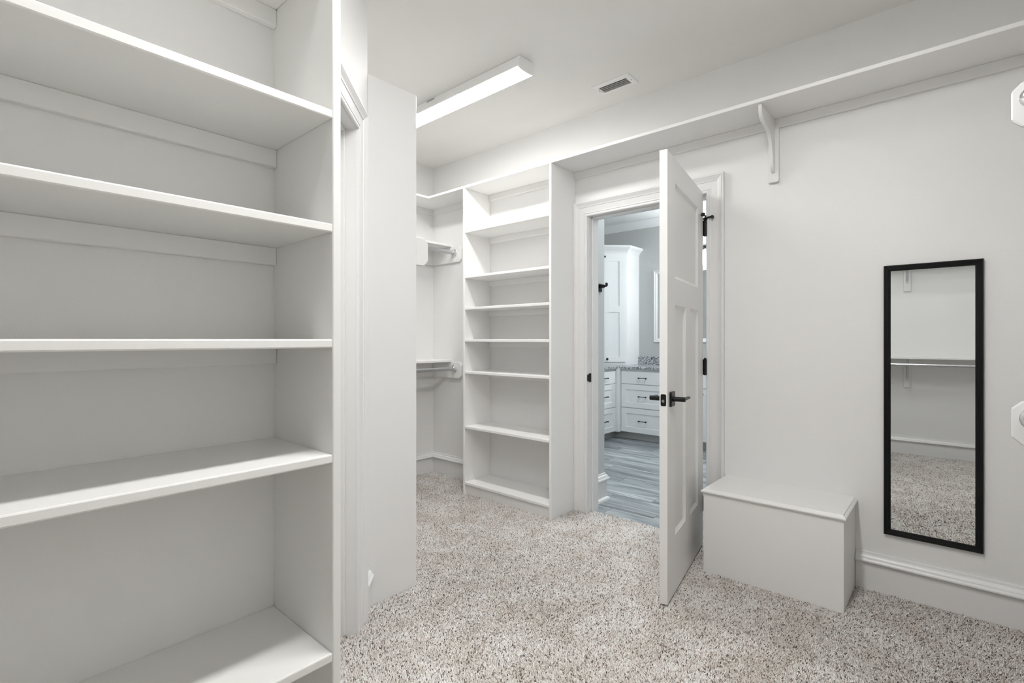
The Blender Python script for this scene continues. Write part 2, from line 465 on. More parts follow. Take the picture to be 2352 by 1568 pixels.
tw = empty('shelf_tower', 2.41, 2.79, 0, 'tall white built-in shelf tower between the corner rods and the doorway', 'shelf unit')
T0, T1, TV = 1.992, 2.8255, 2.647
side_panel(T0, T0 + TH, TV, VA, 0, ZT, tw, SHELFW)
side_panel(T1, T1 + TH, TV, VA, 0, ZT, tw, SHELFW)
for z in SH:
    new('shelf', box(T0 + TH, T1, TV + .001, VA, z - TH / 2, z + TH / 2), SHELFW, tw, bevel=.002)
    if z > .1:
        new('cleat', box(T0 + TH, T1, VA - .018, VA, z - TH / 2 - .044, z - TH / 2), SHELFW, tw, bevel=.002)
new('toe_board', box(T0 + TH, T1, TV + .018, TV + .036, 0, SH[0] - TH / 2), SHELFW, tw)

lw = empty('shelf_unit', 1.14, .14, 0, 'large white open shelf unit filling the left foreground', 'shelf unit')
L0, LV0, LV1 = .991, -.30, .5455
side_panel(L0, UL, LV1, LV1 + TH, 0, ZT + TH, lw, SHELFP)
side_panel(L0, UL, LV0 - TH, LV0, 0, ZT + TH, lw, SHELFP)
for z in SH + [ZT + TH / 2]:
    new('shelf', box(L0 + .0005, UL, LV0, LV1, z - TH / 2, z + TH / 2), SHELFP, lw, bevel=.003, seg=2)
    if z > .1:
        new('cleat', box(UL - .018, UL, LV0, LV1, z - TH / 2 - .043, z - TH / 2), SHELFP, lw, bevel=.002)
new('toe_board', box(L0 + .018, L0 + .036, LV0, LV1, 0, SH[0] - TH / 2), SHELFP, lw)

# ------------------------------------------------------------------ long top shelf
ts = empty('wall_shelf', 1.5, 2.79, ZT, 'long white shelf running under the ceiling along the door wall and round the corner', 'shelf')
bm = bmesh.new()
ring = [(UR, VA), (UR, TV), (3.262, TV), (3.262, 1.244), (UF, 1.244), (UF, VA)]
solid(bm, [[P(a, c, z) for a, c in ring] for z in (ZT, ZT + TH)])
new('board', bm, SHELFW, ts, bevel=.002)
new('cleat', box(UR, T0, VA - .018, VA, ZT - .047, ZT), SHELFP, ts, bevel=.002)
new('cleat', box(T0 + TH, T1, VA - .018, VA, ZT - .047, ZT), SHELFP, ts, bevel=.002)
new('cleat', box(T1 + TH, UF - .018, VA - .018, VA, ZT - .047, ZT), SHELFP, ts, bevel=.002)
new('cleat', box(UF - .018, UF, 1.262, VA, ZT - .047, ZT), SHELFP, ts, bevel=.002)

# ogee bracket
br = empty('shelf_bracket', .717, VA - .01, 2.03, 'curved white wooden bracket under the long top shelf', 'bracket')
bm = bmesh.new()
rr, wv, zb, ztp = .010, .0265, 2.030, ZT
pl = []
for k in range(5):
    a = PI + k * PI / 8; pl.append((-wv + rr + rr * math.cos(a), zb + rr + rr * math.sin(a)))
for k in range(5):
    a = 1.5 * PI + k * PI / 8; pl.append((wv - rr + rr * math.cos(a), zb + rr + rr * math.sin(a)))
pl += [(wv, ztp), (-wv, ztp)]
solid(bm, [[P(.717 + a, c, z) for a, z in pl] for c in (VA - .020, VA)])
new('mounting_plate', bm, TRIM, br, bevel=.002)
prof = [(.019, ZT), (.262, ZT), (.263, 2.340), (.258, 2.318), (.243, 2.300), (.220, 2.287), (.190, 2.281), (.155, 2.276), (.125, 2.266),
        (.100, 2.248), (.082, 2.226), (.070, 2.200), (.062, 2.165), (.057, 2.125), (.050, 2.105), (.038, 2.088), (.019, 2.076)]
bm = bmesh.new()
solid(bm, [[P(a, VA - q, z) for q, z in prof] for a in (.709, .726)])
new('bracket_arm', bm, TRIM, br, bevel=.0015, smooth=True)

# ------------------------------------------------------------------ hanging rods and their shelves
def octo_plate(c0, c1, z0, z1, t0, t1, axis, ch, bm=None, both=False):
    """board with the two corners at c1 clipped; axis 'u': thickness along v (runs in u); axis 'v': thickness along u"""
    bm = bm or bmesh.new()
    s = 1 if c1 > c0 else -1
    pts = [(c0, z0), (c1 - s * ch, z0), (c1, z0 + ch), (c1, z1 - ch), (c1 - s * ch, z1), (c0, z1)]
    f = (lambda a, t, z: P(a, t, z)) if axis == 'u' else (lambda a, t, z: P(t, a, z))
    solid(bm, [[f(a, t, z) for a, z in pts] for t in (t0, t1)])
    return bm

def flange(p, d, bm=None):
    return lathe(p, d, [(0, .034), (.004, .034), (.008, .030), (.010, .024), (.022, .0215), (.024, .020)], bm=bm)

FP = .39                               # plate reach from its wall
def rod_shelf(name, zs, wall, label, rlabel, group, rgroup):
    """shelf on the far wall F, rod under it"""
    s = empty(name, UF - .14, 2.1, zs, label, 'shelf', group)
    new('board', box(UF - .266, UF, 1.244, VA, zs, zs + TH), SHELFW, s, bevel=.002)
    new('cleat', box(UF - .018, UF, 1.262, VA - .018, zs - .138, zs), SHELFW, s, bevel=.002)
    new('end_plate', octo_plate(UF, UF - FP, zs - .138, zs, VA - .018, VA, 'u', .024), SHELFW, s, bevel=.002)
    new('end_plate', octo_plate(UF, UF - FP, zs - .138, zs, 1.244, 1.262, 'u', .024), SHELFW, s, bevel=.002)
    zr, ur = zs - .057, UF - .305
    r = empty('closet_rod', ur, 2.1, zr, rlabel, 'rod', rgroup)
    new('tube', tube(P(ur, 1.262, zr), P(ur, VA - .018, zr), .0165, 24), STEEL, r, smooth=True)
    new('flange', flange(P(ur, VA - .018, zr), (-1, 0, 0)), CHROME, r, smooth=True)
    new('flange', flange(P(ur, 1.262, zr), (1, 0, 0)), CHROME, r, smooth=True)
rod_shelf('rod_shelf', 1.0, 'far', 'low white rod shelf on the far end wall beside the tower', 'lower silver closet rod in the far corner beside the tower', 'rod shelves in the far corner', 'rods in the far corner')
rod_shelf('rod_shelf', 2.0, 'far', 'high white rod shelf on the far end wall beside the tower', 'upper silver closet rod in the far corner beside the tower', 'rod shelves in the far corner', 'rods in the far corner')

# tall end panel and the shelf behind it
new('end_panel', box(1.959, 1.978, 1.246, 1.516, 0, ZT + TH), TRIM, bevel=.002,
    label='tall white closet end panel standing at the corner of the angled wall', cat='panel')
s = empty('rod_shelf', 2.7, 1.38, 1.70, 'white rod shelf behind the tall end panel, clipped plate end poking out', 'shelf')
new('board', box(1.996, UF, 1.244, 1.51, 1.701, 1.72), SHELFP, s, bevel=.002)
new('end_plate', octo_plate(1.246, 1.604, 1.563, 1.701, 1.978, 1.996, 'v', .026), SHELFP, s, bevel=.002)
new('cleat', box(1.996, UF, 1.244, 1.262, 1.563, 1.701), SHELFP, s, bevel=.002)
r = empty('closet_rod', 2.7, 1.549, 1.644, 'silver closet rod hidden behind the tall end panel', 'rod')
new('tube', tube(P(1.996, 1.549, 1.640), P(UF, 1.549, 1.640), .0165, 24), STEEL, r, smooth=True)
new('flange', flange(P(1.996, 1.549, 1.640), (0, 1, 0)), CHROME, r, smooth=True)
new('flange', flange(P(UF, 1.549, 1.640), (0, -1, 0)), CHROME, r, smooth=True)
ats = empty('wall_shelf', 2.6, 1.38, ZT, 'white top shelf behind the tall end panel', 'shelf')
new('board', box(1.978, 3.262, 1.244, 1.51, ZT, ZT + TH), SHELFP, ats, bevel=.002)

# right hand hanging section, its partition stands just outside the frame
PV = 2.248
new('end_panel', box(UR, -.245, PV, PV + TH, 0, ZT), SHELFP, bevel=.002,
    label='white closet partition panel right of the mirror carrying the clipped rod plates', cat='panel')
new('end_panel', box(UR, -.245, 1.0 - TH, 1.0, 0, ZT), SHELFP, bevel=.002,
    label='white closet partition panel near the camera on the right', cat='panel')
for zs, w in ((1.0, 'lower'), (2.0, 'upper')):
    s = empty('rod_shelf', UR + .13, 1.6, zs, w + ' white rod shelf at the right edge with a clipped corner plate', 'shelf', 'rod shelves at the right edge')
    new('board', box(UR, UR + .262, 1.0, PV, zs + .004, zs + .004 + TH), SHELFP, s, bevel=.002)
    new('end_plate', octo_plate(UR, -.137, zs - .138, zs + .004, PV - .018, PV, 'u', .026), TRIM, s, bevel=.004)
    new('end_plate', octo_plate(UR, -.137, zs - .138, zs + .004, 1.0, 1.018, 'u', .026), TRIM, s, bevel=.004)
    new('cleat', box(UR, UR + .018, 1.018, PV - .018, zs - .138, zs + .004), SHELFP, s, bevel=.002)
    zr, ur = zs - .05, -.188
    r = empty('closet_rod', ur, 1.6, zr, w + ' silver closet rod at the right edge of the photo', 'rod', 'rods at the right edge')
    new('tube', tube(P(ur, 1.018, zr), P(ur, PV - .018, zr), .0165, 24), STEEL, r, smooth=True)
    new('flange', flange(P(ur, PV - .018, zr), (-1, 0, 0)), CHROME, r, smooth=True)
    new('flange', flange(P(ur, 1.018, zr), (1, 0, 0)), CHROME, r, smooth=True)

# rear wall, seen in the mirror
for zs, w in ((1.0, 'lower'), (2.0, 'upper')):
    s = empty('rod_shelf', .4, VR + .13, zs, w + ' white rod shelf on the wall seen in the mirror', 'shelf', 'rod shelves on the rear wall')
    new('board', box(UR, UL, VR, VR + .262, zs, zs + TH), SHELFP, s, bevel=.002)
    new('cleat', box(UR, UL, VR, VR + .018, zs - .09, zs), SHELFP, s, bevel=.002)
    for uu in (.36,):
        bkt = empty('rod_bracket', uu, VR + .01, zs - .32, w + ' steel rod bracket on a white plate seen in the mirror', 'bracket', 'rod brackets on the rear wall')
        new('mounting_plate', box(uu - .031, uu + .031, VR, VR + .018, zs - .305, zs - .09), TRIM, bkt, bevel=.004, seg=2)
        pts = [P(uu, VR + .024, zs - .20), P(uu, VR + .026, zs - .12), P(uu, VR + .05, zs - .07), P(uu, VR + .16, zs - .022), P(uu, VR + .26, zs - .012)]
        new('bracket_arm', path_tube(pts, .007), STEEL, bkt, smooth=True)
        new('wall_strap', box(uu - .012, uu + .012, VR + .018, VR + .022, zs - .22, zs - .002), STEEL, bkt, bevel=.001)
        hp = [P(uu, VR + .305 + .02 * math.cos(a), zs - .057 + .02 * math.sin(a)) for a in [PI * .55 + k * PI * 1.0 / 8 for k in range(9)]]
        new('rod_hook', path_tube([P(uu, VR + .26, zs - .014)] + hp, .005), STEEL, bkt, smooth=True)
    r = empty('closet_rod', .4, VR + .305, zs - .057, w + ' silver closet rod on the wall seen in the mirror', 'rod', 'rods on the rear wall')
    new('tube', tube(P(UR, VR + .305, zs - .057), P(UL - .30, VR + .305, zs - .057), .0145, 24), STEEL, r, smooth=True)
    new('flange', flange(P(UR, VR + .305, zs - .057), (0, 1, 0)), CHROME, r, smooth=True)

# ------------------------------------------------------------------ bench
bn = empty('storage_bench', .66, 2.76, 0, 'white box bench with a moulded lid below the door casing', 'bench')
B0, B1, BV, BZ = .357, .967, 2.586, .430
new('front_panel', box(B0, B1, BV, BV + .018, 0, BZ - .024), SHELFP, bn, bevel=.0015)
new('side_panel', box(B0, B0 + .018, BV + .018, VA, 0, BZ - .024), SHELFP, bn, bevel=.001)
new('side_panel', box(B1 - .018, B1, BV + .018, VA, 0, BZ - .024), SHELFP, bn, bevel=.001)
LIDP = [(0, 0), (.004, .004), (.006, .009), (.005, .013), (.001, .016), (-.001, .018), (-.004, .0185), (-.006, .022), (-.008, .024)]
bm = bmesh.new()
solid(bm, [[P(B0 - .004 - e, VA, BZ - .024 + z), P(B0 - .004 - e, BV - .006 - e, BZ - .024 + z), P(B1 + .004 + e, BV - .006 - e, BZ - .024 + z), P(B1 + .004 + e, VA, BZ - .024 + z)] for e, z in LIDP])
new('lid', bm, SHELFP, bn)

# ------------------------------------------------------------------ wall mirror
mr_ = empty('wall_mirror', .0745, VA, .285, 'tall narrow mirror in a black ridged frame on the closet wall', 'mirror')
M0, M1, MZ0, MZ1 = -.0964, .2454, .2848, 1.5403
FRP = [(0, 0), (0, .016), (.003, .019), (.007, .019), (.009, .0165), (.012, .0165), (.014, .0145), (.017, .0145), (.019, .012), (.023, .0115), (.026, .008), (.026, 0)]
y1, up, outw = Vector((0, 1, 0)), Vector((0, 0, 1)), Vector((-1, 0, 0))
new('frame_side', moulding(FRP, P(M0, VA, MZ0), P(M0, VA, MZ1), y1, outw, 1, -1), BLACKF, mr_)
new('frame_side', moulding(FRP, P(M1, VA, MZ0), P(M1, VA, MZ1), -y1, outw, 1, -1), BLACKF, mr_)
new('frame_side', moulding(FRP, P(M0, VA, MZ1), P(M1, VA, MZ1), -up, outw, 1, -1), BLACKF, mr_)
new('frame_side', moulding(FRP, P(M0, VA, MZ0), P(M1, VA, MZ0), up, outw, 1, -1), BLACKF, mr_)
new('glass', box(M0 + .024, M1 - .024, VA - .006, VA - .002, MZ0 + .024, MZ1 - .024), MIRROR, mr_, label='mirror glass reflecting a shelf, a rod and carpet')

# ------------------------------------------------------------------ open bathroom door
HU, HV, FU, FV = 1.087, 2.90, .954, 2.125
ang = math.atan2(FU - HU, FV - HV)
DW = math.hypot(FU - HU, FV - HV)
dr = empty('door_1', HU, HV, 0, 'open white three-panel door with black lever handle swung into the closet', 'door', kind='structure', rz=ang)
WO[dr] = Vector((0, 0, 0))
cx_ = lambda s: DW - s
door_leaf(dr, DW, .014, 2.044, [(cx_(.648), cx_(.455)), (cx_(.350), cx_(.140))], ((.140, .646), (1.482, 1.928), (.281, 1.358)), .035)
zh = .925
sh = DW - .068
for sgn, y0 in ((1, 0.0), (-1, -.035)):
    yy = lambda d: y0 + sgn * d
    rose = new('lever_rose', box(sh - .033, sh + .033, min(yy(0), yy(.010)), max(yy(0), yy(.010)), zh - .033, zh + .033, raw=True), BLACK, dr, raw=True, bevel=.0015, label='square black rose plate')
    lv = new('lever_handle', tube((sh, yy(.010), zh), (sh, yy(.062), zh), .011, 20), BLACK, dr, raw=True, smooth=True, label='black lever handle')
    bm = box(sh - .095, sh + .006, min(yy(.050), yy(.064)), max(yy(.050), yy(.064)), zh - .004, zh + .0055, raw=True)
    new('lever_bar', bm, BLACK, lv, raw=True, bevel=.001)
ltp = bmesh.new()
ring = []
for cxx, czz, a0 in ((.0175 - .0075, .0205, 0), (-(.0175 - .0075), .0205, PI / 2), (-(.0175 - .0075), -.0205, PI), (.0175 - .0075, -.0205, 1.5 * PI)):
    for k in range(4):
        a = a0 + k * PI / 6; ring.append((cxx * .62 + .006 * math.cos(a), czz + .006 * math.sin(a)))
solid(ltp, [[Vector((x, -.0175 + a, zh + z)) for a, z in ring] for x in (DW - .001, DW + .0015)])
lt = new('latch_plate', ltp, BLACK, dr, raw=True, label='black latch plate on the door edge')
new('latch_bolt', tube((DW, -.0175, zh - .004), (DW + .007, -.0175, zh - .004), .0062, 16), SCREW, lt, raw=True, smooth=True)
for hz in (.245, 1.035, 1.84):
    hg = new('hinge', tube((-.010, .0105, hz - .046), (-.010, .0105, hz + .046), .0075, 16), BLACK, dr, raw=True, smooth=True, label='black butt hinge')
    for (xa, ya), (xb, yb) in (((-.001, -.004), (-.010, .0035)), ((-.010, .0175), (-.025, .0195))):
        bm = bmesh.new()
        solid(bm, [[Vector((xa, ya, z)), Vector((xb, yb, z)), Vector((xb - .003, yb + .001, z)), Vector((xa - .003, ya + .001, z))] for z in (hz - .044, hz + .044)])
        new('hinge_leaf', bm, BLACK, hg, raw=True)
    new('hinge_cap', lathe((-.010, .0105, hz + .046), (0, 0, 1), [(0, .0075), (.003, .0085), (.007, .006), (.009, .001)], 12), BLACK, hg, raw=True, smooth=True)
hs = new('hinge_stop', tube((-.010, .0105, 1.888), (-.010, .0105, 1.900), .0115, 16), BLACK, dr, raw=True, smooth=True, label='black hinge-pin door stop')
bm = path_tube([(-.008, .010, 1.896), (.018, .020, 1.902), (.050, .016, 1.904)], .0045, 10)
path_tube([(-.010, .010, 1.895), (-.004, .030, 1.901), (.012, .050, 1.898)], .0045, 10, bm)
new('stop_arm', bm, BLACK, hs, raw=True, smooth=True)
new('bumper', lathe((.056, .022, 1.905), (0, -1, 0), [(0, .007), (.004, .0105), (.016, .0105), (.020, .008)], 14), RUBBER, hs, raw=True, smooth=True)
new('bumper', lathe((.018, .053, 1.897), (-1, 0, 0), [(0, .006), (.002, .0095), (.010, .0095), (.0105, .006)], 14), RUBBER, hs, raw=True, smooth=True)

# ------------------------------------------------------------------ ceiling strip lights
def strip_light(name, c0, c1, cen, along, label, glow):
    """c0..c1 along 'along' ('u' or 'v'), cen the other coordinate"""
    f = (lambda a, c, z: P(a, c, z)) if along == 'u' else (lambda a, c, z: P(c, a, z))
    o = f((c0 + c1) / 2, cen, ZC - .066)
    root = bpy.data.objects.new(name, None); root.empty_display_size = .1; col.objects.link(root)
    root.location = o; WO[root] = o.copy(); setp(root, label, 'ceiling light')
    hp = [(-.0535, -.002), (-.0690, -.064), (-.0640, -.0645), (-.048, -.010), (.048, -.010), (.0640, -.0645), (.0690, -.064), (.0535, -.002)]
    bm = bmesh.new()
    solid(bm, [[f(a, cen + w, ZC + z) for w, z in hp] for a in (c0 + .008, c1 - .008)])
    new('housing', bm, FIXT, root)
    ep = [(-.054, -.001), (-.0695, -.0645), (-.060, -.0685), (-.040, -.0720), (0, -.0735), (.040, -.0720), (.060, -.0685), (.0695, -.0645), (.054, -.001)]
    for a, d in ((c0, 1), (c1, -1)):
        bm = bmesh.new()
        solid(bm, [[f(q, cen + w, ZC + z) for w, z in ep] for q in (a, a + d * .010)])
        new('end_cap', bm, FIXT, root, bevel=.003, seg=2)
    dp = [(-.067, -.0635), (-.058, -.0675), (-.040, -.0705), (0, -.072), (.040, -.0705), (.058, -.0675), (.067, -.0635), (.05, -.058), (-.05, -.058)]
    bm = bmesh.new()
    solid(bm, [[f(a, cen + w, ZC + z) for w, z in dp] for a in (c0 + .010, c1 - .010)])
    new('diffuser', bm, glow, root, smooth=True, label='glowing white diffuser')
    bm = bmesh.new()
    a = c0 + .72
    solid(bm, [[f(a + q, cen + w, ZC + z) for w, z in ((-.0545, -.006), (-.0572, -.0155), (-.0592, -.0145), (-.0562, -.0055))] for q in (0, .075)])
    new('cover_clip', bm, LOUVER, root)
    return root
strip_light('strip_light', 1.765, 2.985, 2.120, 'u', 'long white strip light glowing on the ceiling', GLOW)
strip_light('strip_light', .26, 1.48, .52, 'v', 'long white strip light above the camera outside the frame', GLOW2)

# ------------------------------------------------------------------ ceiling vent
vt = empty('ceiling_vent', 1.541, 2.69, ZC - .006, 'small white ceiling air vent with dark slots', 'vent')
V0, V1, W0, W1 = 1.416, 1.666, 2.623, 2.757
S0, S1, Q0, Q1 = 1.452, 1.641, 2.668, 2.746
S0, S1, Q0, Q1 = 1.449, 1.633, 2.655, 2.727
bm = bmesh.new()
oR, oR2, iR, iR2 = [(V0, W0), (V1, W0), (V1, W1), (V0, W1)], [(V0 + .01, W0 + .01), (V1 - .01, W0 + .01), (V1 - .01, W1 - .01), (V0 + .01, W1 - .01)], [(S0, Q0), (S1, Q0), (S1, Q1), (S0, Q1)], None
rings = [[P(a, c, ZC - .0005) for a, c in oR], [P(a, c, ZC - .003) for a, c in oR], [P(a, c, ZC - .008) for a, c in oR2], [P(a, c, ZC - .008) for a, c in iR], [P(a, c, ZC - .0005) for a, c in iR]]
rv = [[bm.verts.new(p) for p in r] for r in rings]
for A, B in zip(rv, rv[1:]):
    for k in range(4): bm.faces.new((A[k], A[(k + 1) % 4], B[(k + 1) % 4], B[k]))
for k in range(4): bm.faces.new((rv[0][k], rv[0][(k + 1) % 4], rv[4][(k + 1) % 4], rv[4][k]))
new('frame', bm, FIXT, vt)
new('duct_shade_sheet', box(S0, S1, Q0, Q1, ZC - .0012, ZC - .0004), DARK, vt, label='dark sheet in place of the shaded duct behind the louvers')  # flat sheet, the duct's shade is put into its colour
for k in range(3):
    c = Q0 + (k + 1) * (Q1 - Q0) / 4
    bm = bmesh.new()
    solid(bm, [[P(a, c - .0028, ZC - .0040), P(a, c - .0014, ZC - .0036), P(a, c + .0030, ZC - .0078), P(a, c + .0016, ZC - .0082)] for a in (S0, S1)])
    new('louver', bm, LOUVER, vt)
for a in (V0 + .017, V1 - .017):
    new('screw', lathe(P(a, 2.691, ZC - .008), (0, 0, -1), [(0, .004), (.0012, .0035), (.0018, .001)], 12), SCREW, vt, smooth=True)
new('slot_shade_strip', box(S1 + .008, S1 + .0095, Q0 + .004, Q1 - .012, ZC - .0084, ZC - .0078), DARK, vt)  # dark strip coloured as the shade in the damper slot

# ------------------------------------------------------------------ bathroom beyond the doorway
BV1, BU1, BU0, BZ0 = 6.05, 3.72, .30, -.012
BK, BL = BV1 - .002, BU1 - .002        # cabinet backs stand just clear of the walls
CH, CF = .87, 5.43
new('wall_bathroom_end', box(BU0 - .1, BU1 + .1, BV1, BV1 + .1, BZ0 - .1, ZC), BWALL, label='grey bathroom wall behind the counter', cat='wall', kind='structure')
new('wall_bathroom_left', box(BU1, BU1 + .1, 3.30, BV1, BZ0 - .1, ZC), BWALL, label='grey bathroom wall behind the left cabinet run', cat='wall', kind='structure')
new('wall_bathroom_right', box(BU0 - .1, BU0, VA + .13, BV1, BZ0 - .1, ZC), BWALL, label='grey bathroom wall on the right out of sight', cat='wall', kind='structure')
new('wall_bathroom_stub', box(1.98, BU1 + .1, VA + .131, 3.297, BZ0 - .1, ZC), BWALL, label='short grey wall return just inside the doorway with the black hook', cat='wall', kind='structure')
new('ceiling_bathroom', box(BU0 - .1, BU1 + .1, VA + .13, BV1 + .1, ZC, ZC + .08), BCEIL, label='white bathroom ceiling seen through the doorway', cat='ceiling', kind='structure')

fl = new('floor_bathroom', box(BU0, BU1, 2.975, BV1, -.06, BZ0 - .003), GROUT, label='grey-blue wood-look plank floor of the bathroom', cat='floor', kind='structure')
PWd, PLn = .155, .92
def plank_mesh(w, l):
    bm = bmesh.new()
    g = .0012
    solid(bm, [[Vector((x, y, z)) for x, y in ((g + e, g + e), (w - g - e, g + e), (w - g - e, l - g - e), (g + e, l - g - e))] for z, e in ((0, 0), (.007, 0), (.008, .001))])
    bmesh.ops.recalc_face_normals(bm, faces=bm.faces)
    me = bpy.data.meshes.new('plank'); bm.to_mesh(me); bm.free(); me.materials.append(PLANK)
    return me
pm = {}
row = 0
v = 3.005 - PWd
while v < 5.62:
    w = PWd
    vv = v
    if v < 2.976: vv, w = 2.976, v + PWd - 2.976
    y = BU0 - (0.0, .31, .62, .15, .46, .77)[row % 6]
    while y < 3.25:
        y0, y1_ = max(y, BU0), min(y + PLn, 3.3)
        key = (round(w, 4), round(y1_ - y0, 4))
        if key[1] > .02:
            if key not in pm: pm[key] = plank_mesh(*key)
            lo = Vector((vv, y0, BZ0 - .008)) - WO[fl]
            instance('plank', pm[key], fl, lo)
        y += PLn
    v += PWd; row += 1

BB2 = [(z * 1.12, bb) for z, bb in BASEP]
SHOE = [(0, 0), (0, .034), (.012, .033), (.020, .027), (.024, .016), (.024, 0)]
st = empty('baseboard_bathroom', 1.98, 3.2, BZ0, 'white moulded baseboard with shoe strip wrapping the bathroom wall return', 'baseboard', kind='structure')
for nm, prof in (('board', BB2), ('shoe_strip', SHOE)):
    bm = moulding2(prof, P(1.98, VA + .158, BZ0), P(1.98, 3.297, BZ0), (0, -1, 0), 0, 1)
    moulding2(prof, P(1.98, 3.297, BZ0), P(BU1, 3.297, BZ0), (1, 0, 0), -1, 0, bm)
    new(nm, bm, TRIM, st, smooth=True)

CROWN = [(0, 0), (0, .085), (.010, .085), (.014, .078), (.022, .070), (.045, .052), (.066, .026), (.072, .016), (.080, .014), (.092, .012), (.095, 0)]
def crown(name, p0, p1, proud, label, m0, m1):
    d = [(-z, b_) for z, b_ in CROWN]
    return new(name, moulding2(d, p0, p1, proud, m0, m1), BWHITE, smooth=True, label=label, cat='crown moulding', kind='structure')
crown('trim_6', P(BU0, BV1, ZC), P(BU1, BV1, ZC), (-1, 0, 0), 'white crown moulding at the bathroom ceiling above the counter wall', 1, -1)
crown('trim_7', P(BU1, 3.297, ZC), P(BU1, BV1, ZC), (0, -1, 0), 'white crown moulding above the left bathroom cabinets', 0, -1)

# robe hook on the wall return
hk = empty('robe_hook', 1.98, 3.222, 1.56, 'black square robe hook on the grey wall just inside the bathroom', 'hook')
new('mounting_plate', box(1.971, 1.98, 3.193, 3.252, 1.551, 1.610), BLACK, hk, bevel=.0015)
bm = box(1.935, 1.972, 3.212, 3.232, 1.578, 1.602)
new('hook_stem', bm, BLACK, hk, bevel=.002)
bm = box(1.916, 1.938, 3.212, 3.232, 1.584, 1.598)
box(1.910, 1.921, 3.210, 3.234, 1.590, 1.614, bm)
new('hook_tip', bm, BLACK, hk, bevel=.003)

# drawer cabinets
def pull(parent, axis, centre, z, face, label=None):
    """bar pull: along u on a v = face front, or along v on a u = face front"""
    f = (lambda a, d, z_: P(a, face - d, z_)) if axis == 'u' else (lambda a, d, z_: P(face - d, a, z_))
    bm = tube(f(centre - .047, .028, z), f(centre + .047, .028, z), .0042, 10)
    for s_ in (-1, 1):
        tube(f(centre + s_ * .043, 0, z), f(centre + s_ * .043, .028, z), .0048, 10, bm)
        lathe(f(centre + s_ * .040, .028, z), f(1, 0, 0) - f(0, 0, 0) if False else ((0, s_, 0) if axis == 'u' else (s_, 0, 0)), [(0, .005), (.003, .0085), (.010, .0085), (.013, .005)], 12, bm)
    return new('pull', bm, BLACK, parent, smooth=True, label=label)

def front(name, parent, axis, c0, c1, z0, z1, face, flat=False):
    w, h_ = abs(c1 - c0), z1 - z0
    if flat:
        bm = box(0, w, -.019, 0, 0, h_, raw=True)
    else:
        bm = shaker(w, h_, .019, .062, .009, .002)
    # local x runs along the front, +y is the outward side
    if axis == 'u':
        M = Matrix.Translation(P(max(c0, c1), face, z0)) @ Matrix(((0, -1, 0, 0), (-1, 0, 0, 0), (0, 0, 1, 0), (0, 0, 0, 1)))
    else:
        M = Matrix.Translation(P(face, min(c0, c1), z0)) @ Matrix(((1, 0, 0, 0), (0, -1, 0, 0), (0, 0, 1, 0), (0, 0, 0, 1)))
    bm.transform(M)
    return new(name, bm, BWHITE, parent, bevel=.0012)

DRZ = [(.085, .372), (.380, .657), (.665, .812)]
c1_ = empty('drawer_cabinet', 2.74, 5.7, BZ0, 'white three-drawer bathroom cabinet under the granite facing the doorway', 'cabinet', 'bathroom drawer cabinets')
new('body', box(2.455, 3.03, CF + .020, BK, .078, CH - .03), BWHITE, c1_)
new('toe_kick', box(2.455, 3.03, CF + .085, CF + .10, BZ0, .078), TOE, c1_)
new('toe_moulding', box(2.455, 3.03, CF + .075, CF + .085, BZ0, .02), TOE, c1_, bevel=.003)
for (z0, z1), fz in zip(DRZ, (True, True, True)):
    d = front('drawer', c1_, 'u', 2.462, 3.024, z0, z1, CF, flat=(z0 > .6))
    pull(d, 'u', 2.738, (z0 + z1) / 2 if z0 > .6 or z0 > .3 else (z0 + z1) / 2, CF)
c2_ = empty('drawer_cabinet', 3.4, 5.1, BZ0, 'white three-drawer bathroom cabinet on the left run, mostly hidden by the door casing', 'cabinet', 'bathroom drawer cabinets')
CU = 3.07
new('body', box(CU + .020, BL, 4.82, 5.378, .078, CH - .03), BWHITE, c2_)
new('toe_kick', box(CU + .085, CU + .10, 4.82, 5.378, BZ0, .078), TOE, c2_)
for z0, z1 in DRZ:
    d = front('drawer', c2_, 'v', 4.83, 5.372, z0, z1, CU, flat=(z0 > .6))
    pull(d, 'v', 5.105, (z0 + z1) / 2, CU)
cp = empty('corner_cabinet', 3.35, 5.7, BZ0, 'white corner filler between the two drawer cabinets', 'cabinet')
new('body', box(3.033, BL, 5.381, BK, .078, CH - .03), BWHITE, cp)
new('toe_kick', box(3.033, CU + .10, CF + .085, CF + .10, BZ0, .078), TOE, cp)
new('toe_kick', box(CU + .085, CU + .10, 5.381, CF + .085, BZ0, .078), TOE, cp)
c3_ = empty('sink_cabinet', 2.08, 5.7, BZ0, 'white sink cabinet seen through the gap behind the open door', 'cabinet')
new('body', box(1.70, 2.455, CF + .020, BK, .078, CH - .03), BWHITE, c3_)
new('toe_kick', box(1.70, 2.455, CF + .085, CF + .10, BZ0, .078), TOE, c3_)
front('false_front', c3_, 'u', 1.707, 2.448, .665, .812, CF, flat=True)
for a, c in ((2.0745, 2.448), (1.707, 2.0715)):
    d = front('door', c3_, 'u', a, c, .085, .657, CF)
    new('knob', lathe(P(2.11 if a > 2 else 2.035, CF, .60), (-1, 0, 0), [(0, .005), (.012, .005), (.016, .012), (.022, .012), (.025, .008)], 14), BLACK, d, smooth=True)
c4_ = empty('drawer_cabinet', 1.4, 5.7, BZ0, 'white three-drawer bathroom cabinet right of the sink, out of sight', 'cabinet', 'bathroom drawer cabinets')
new('body', box(1.10, 1.70, CF + .020, BK, .078, CH - .03), BWHITE, c4_)
new('toe_kick', box(1.10, 1.70, CF + .085, CF + .10, BZ0, .078), TOE, c4_)
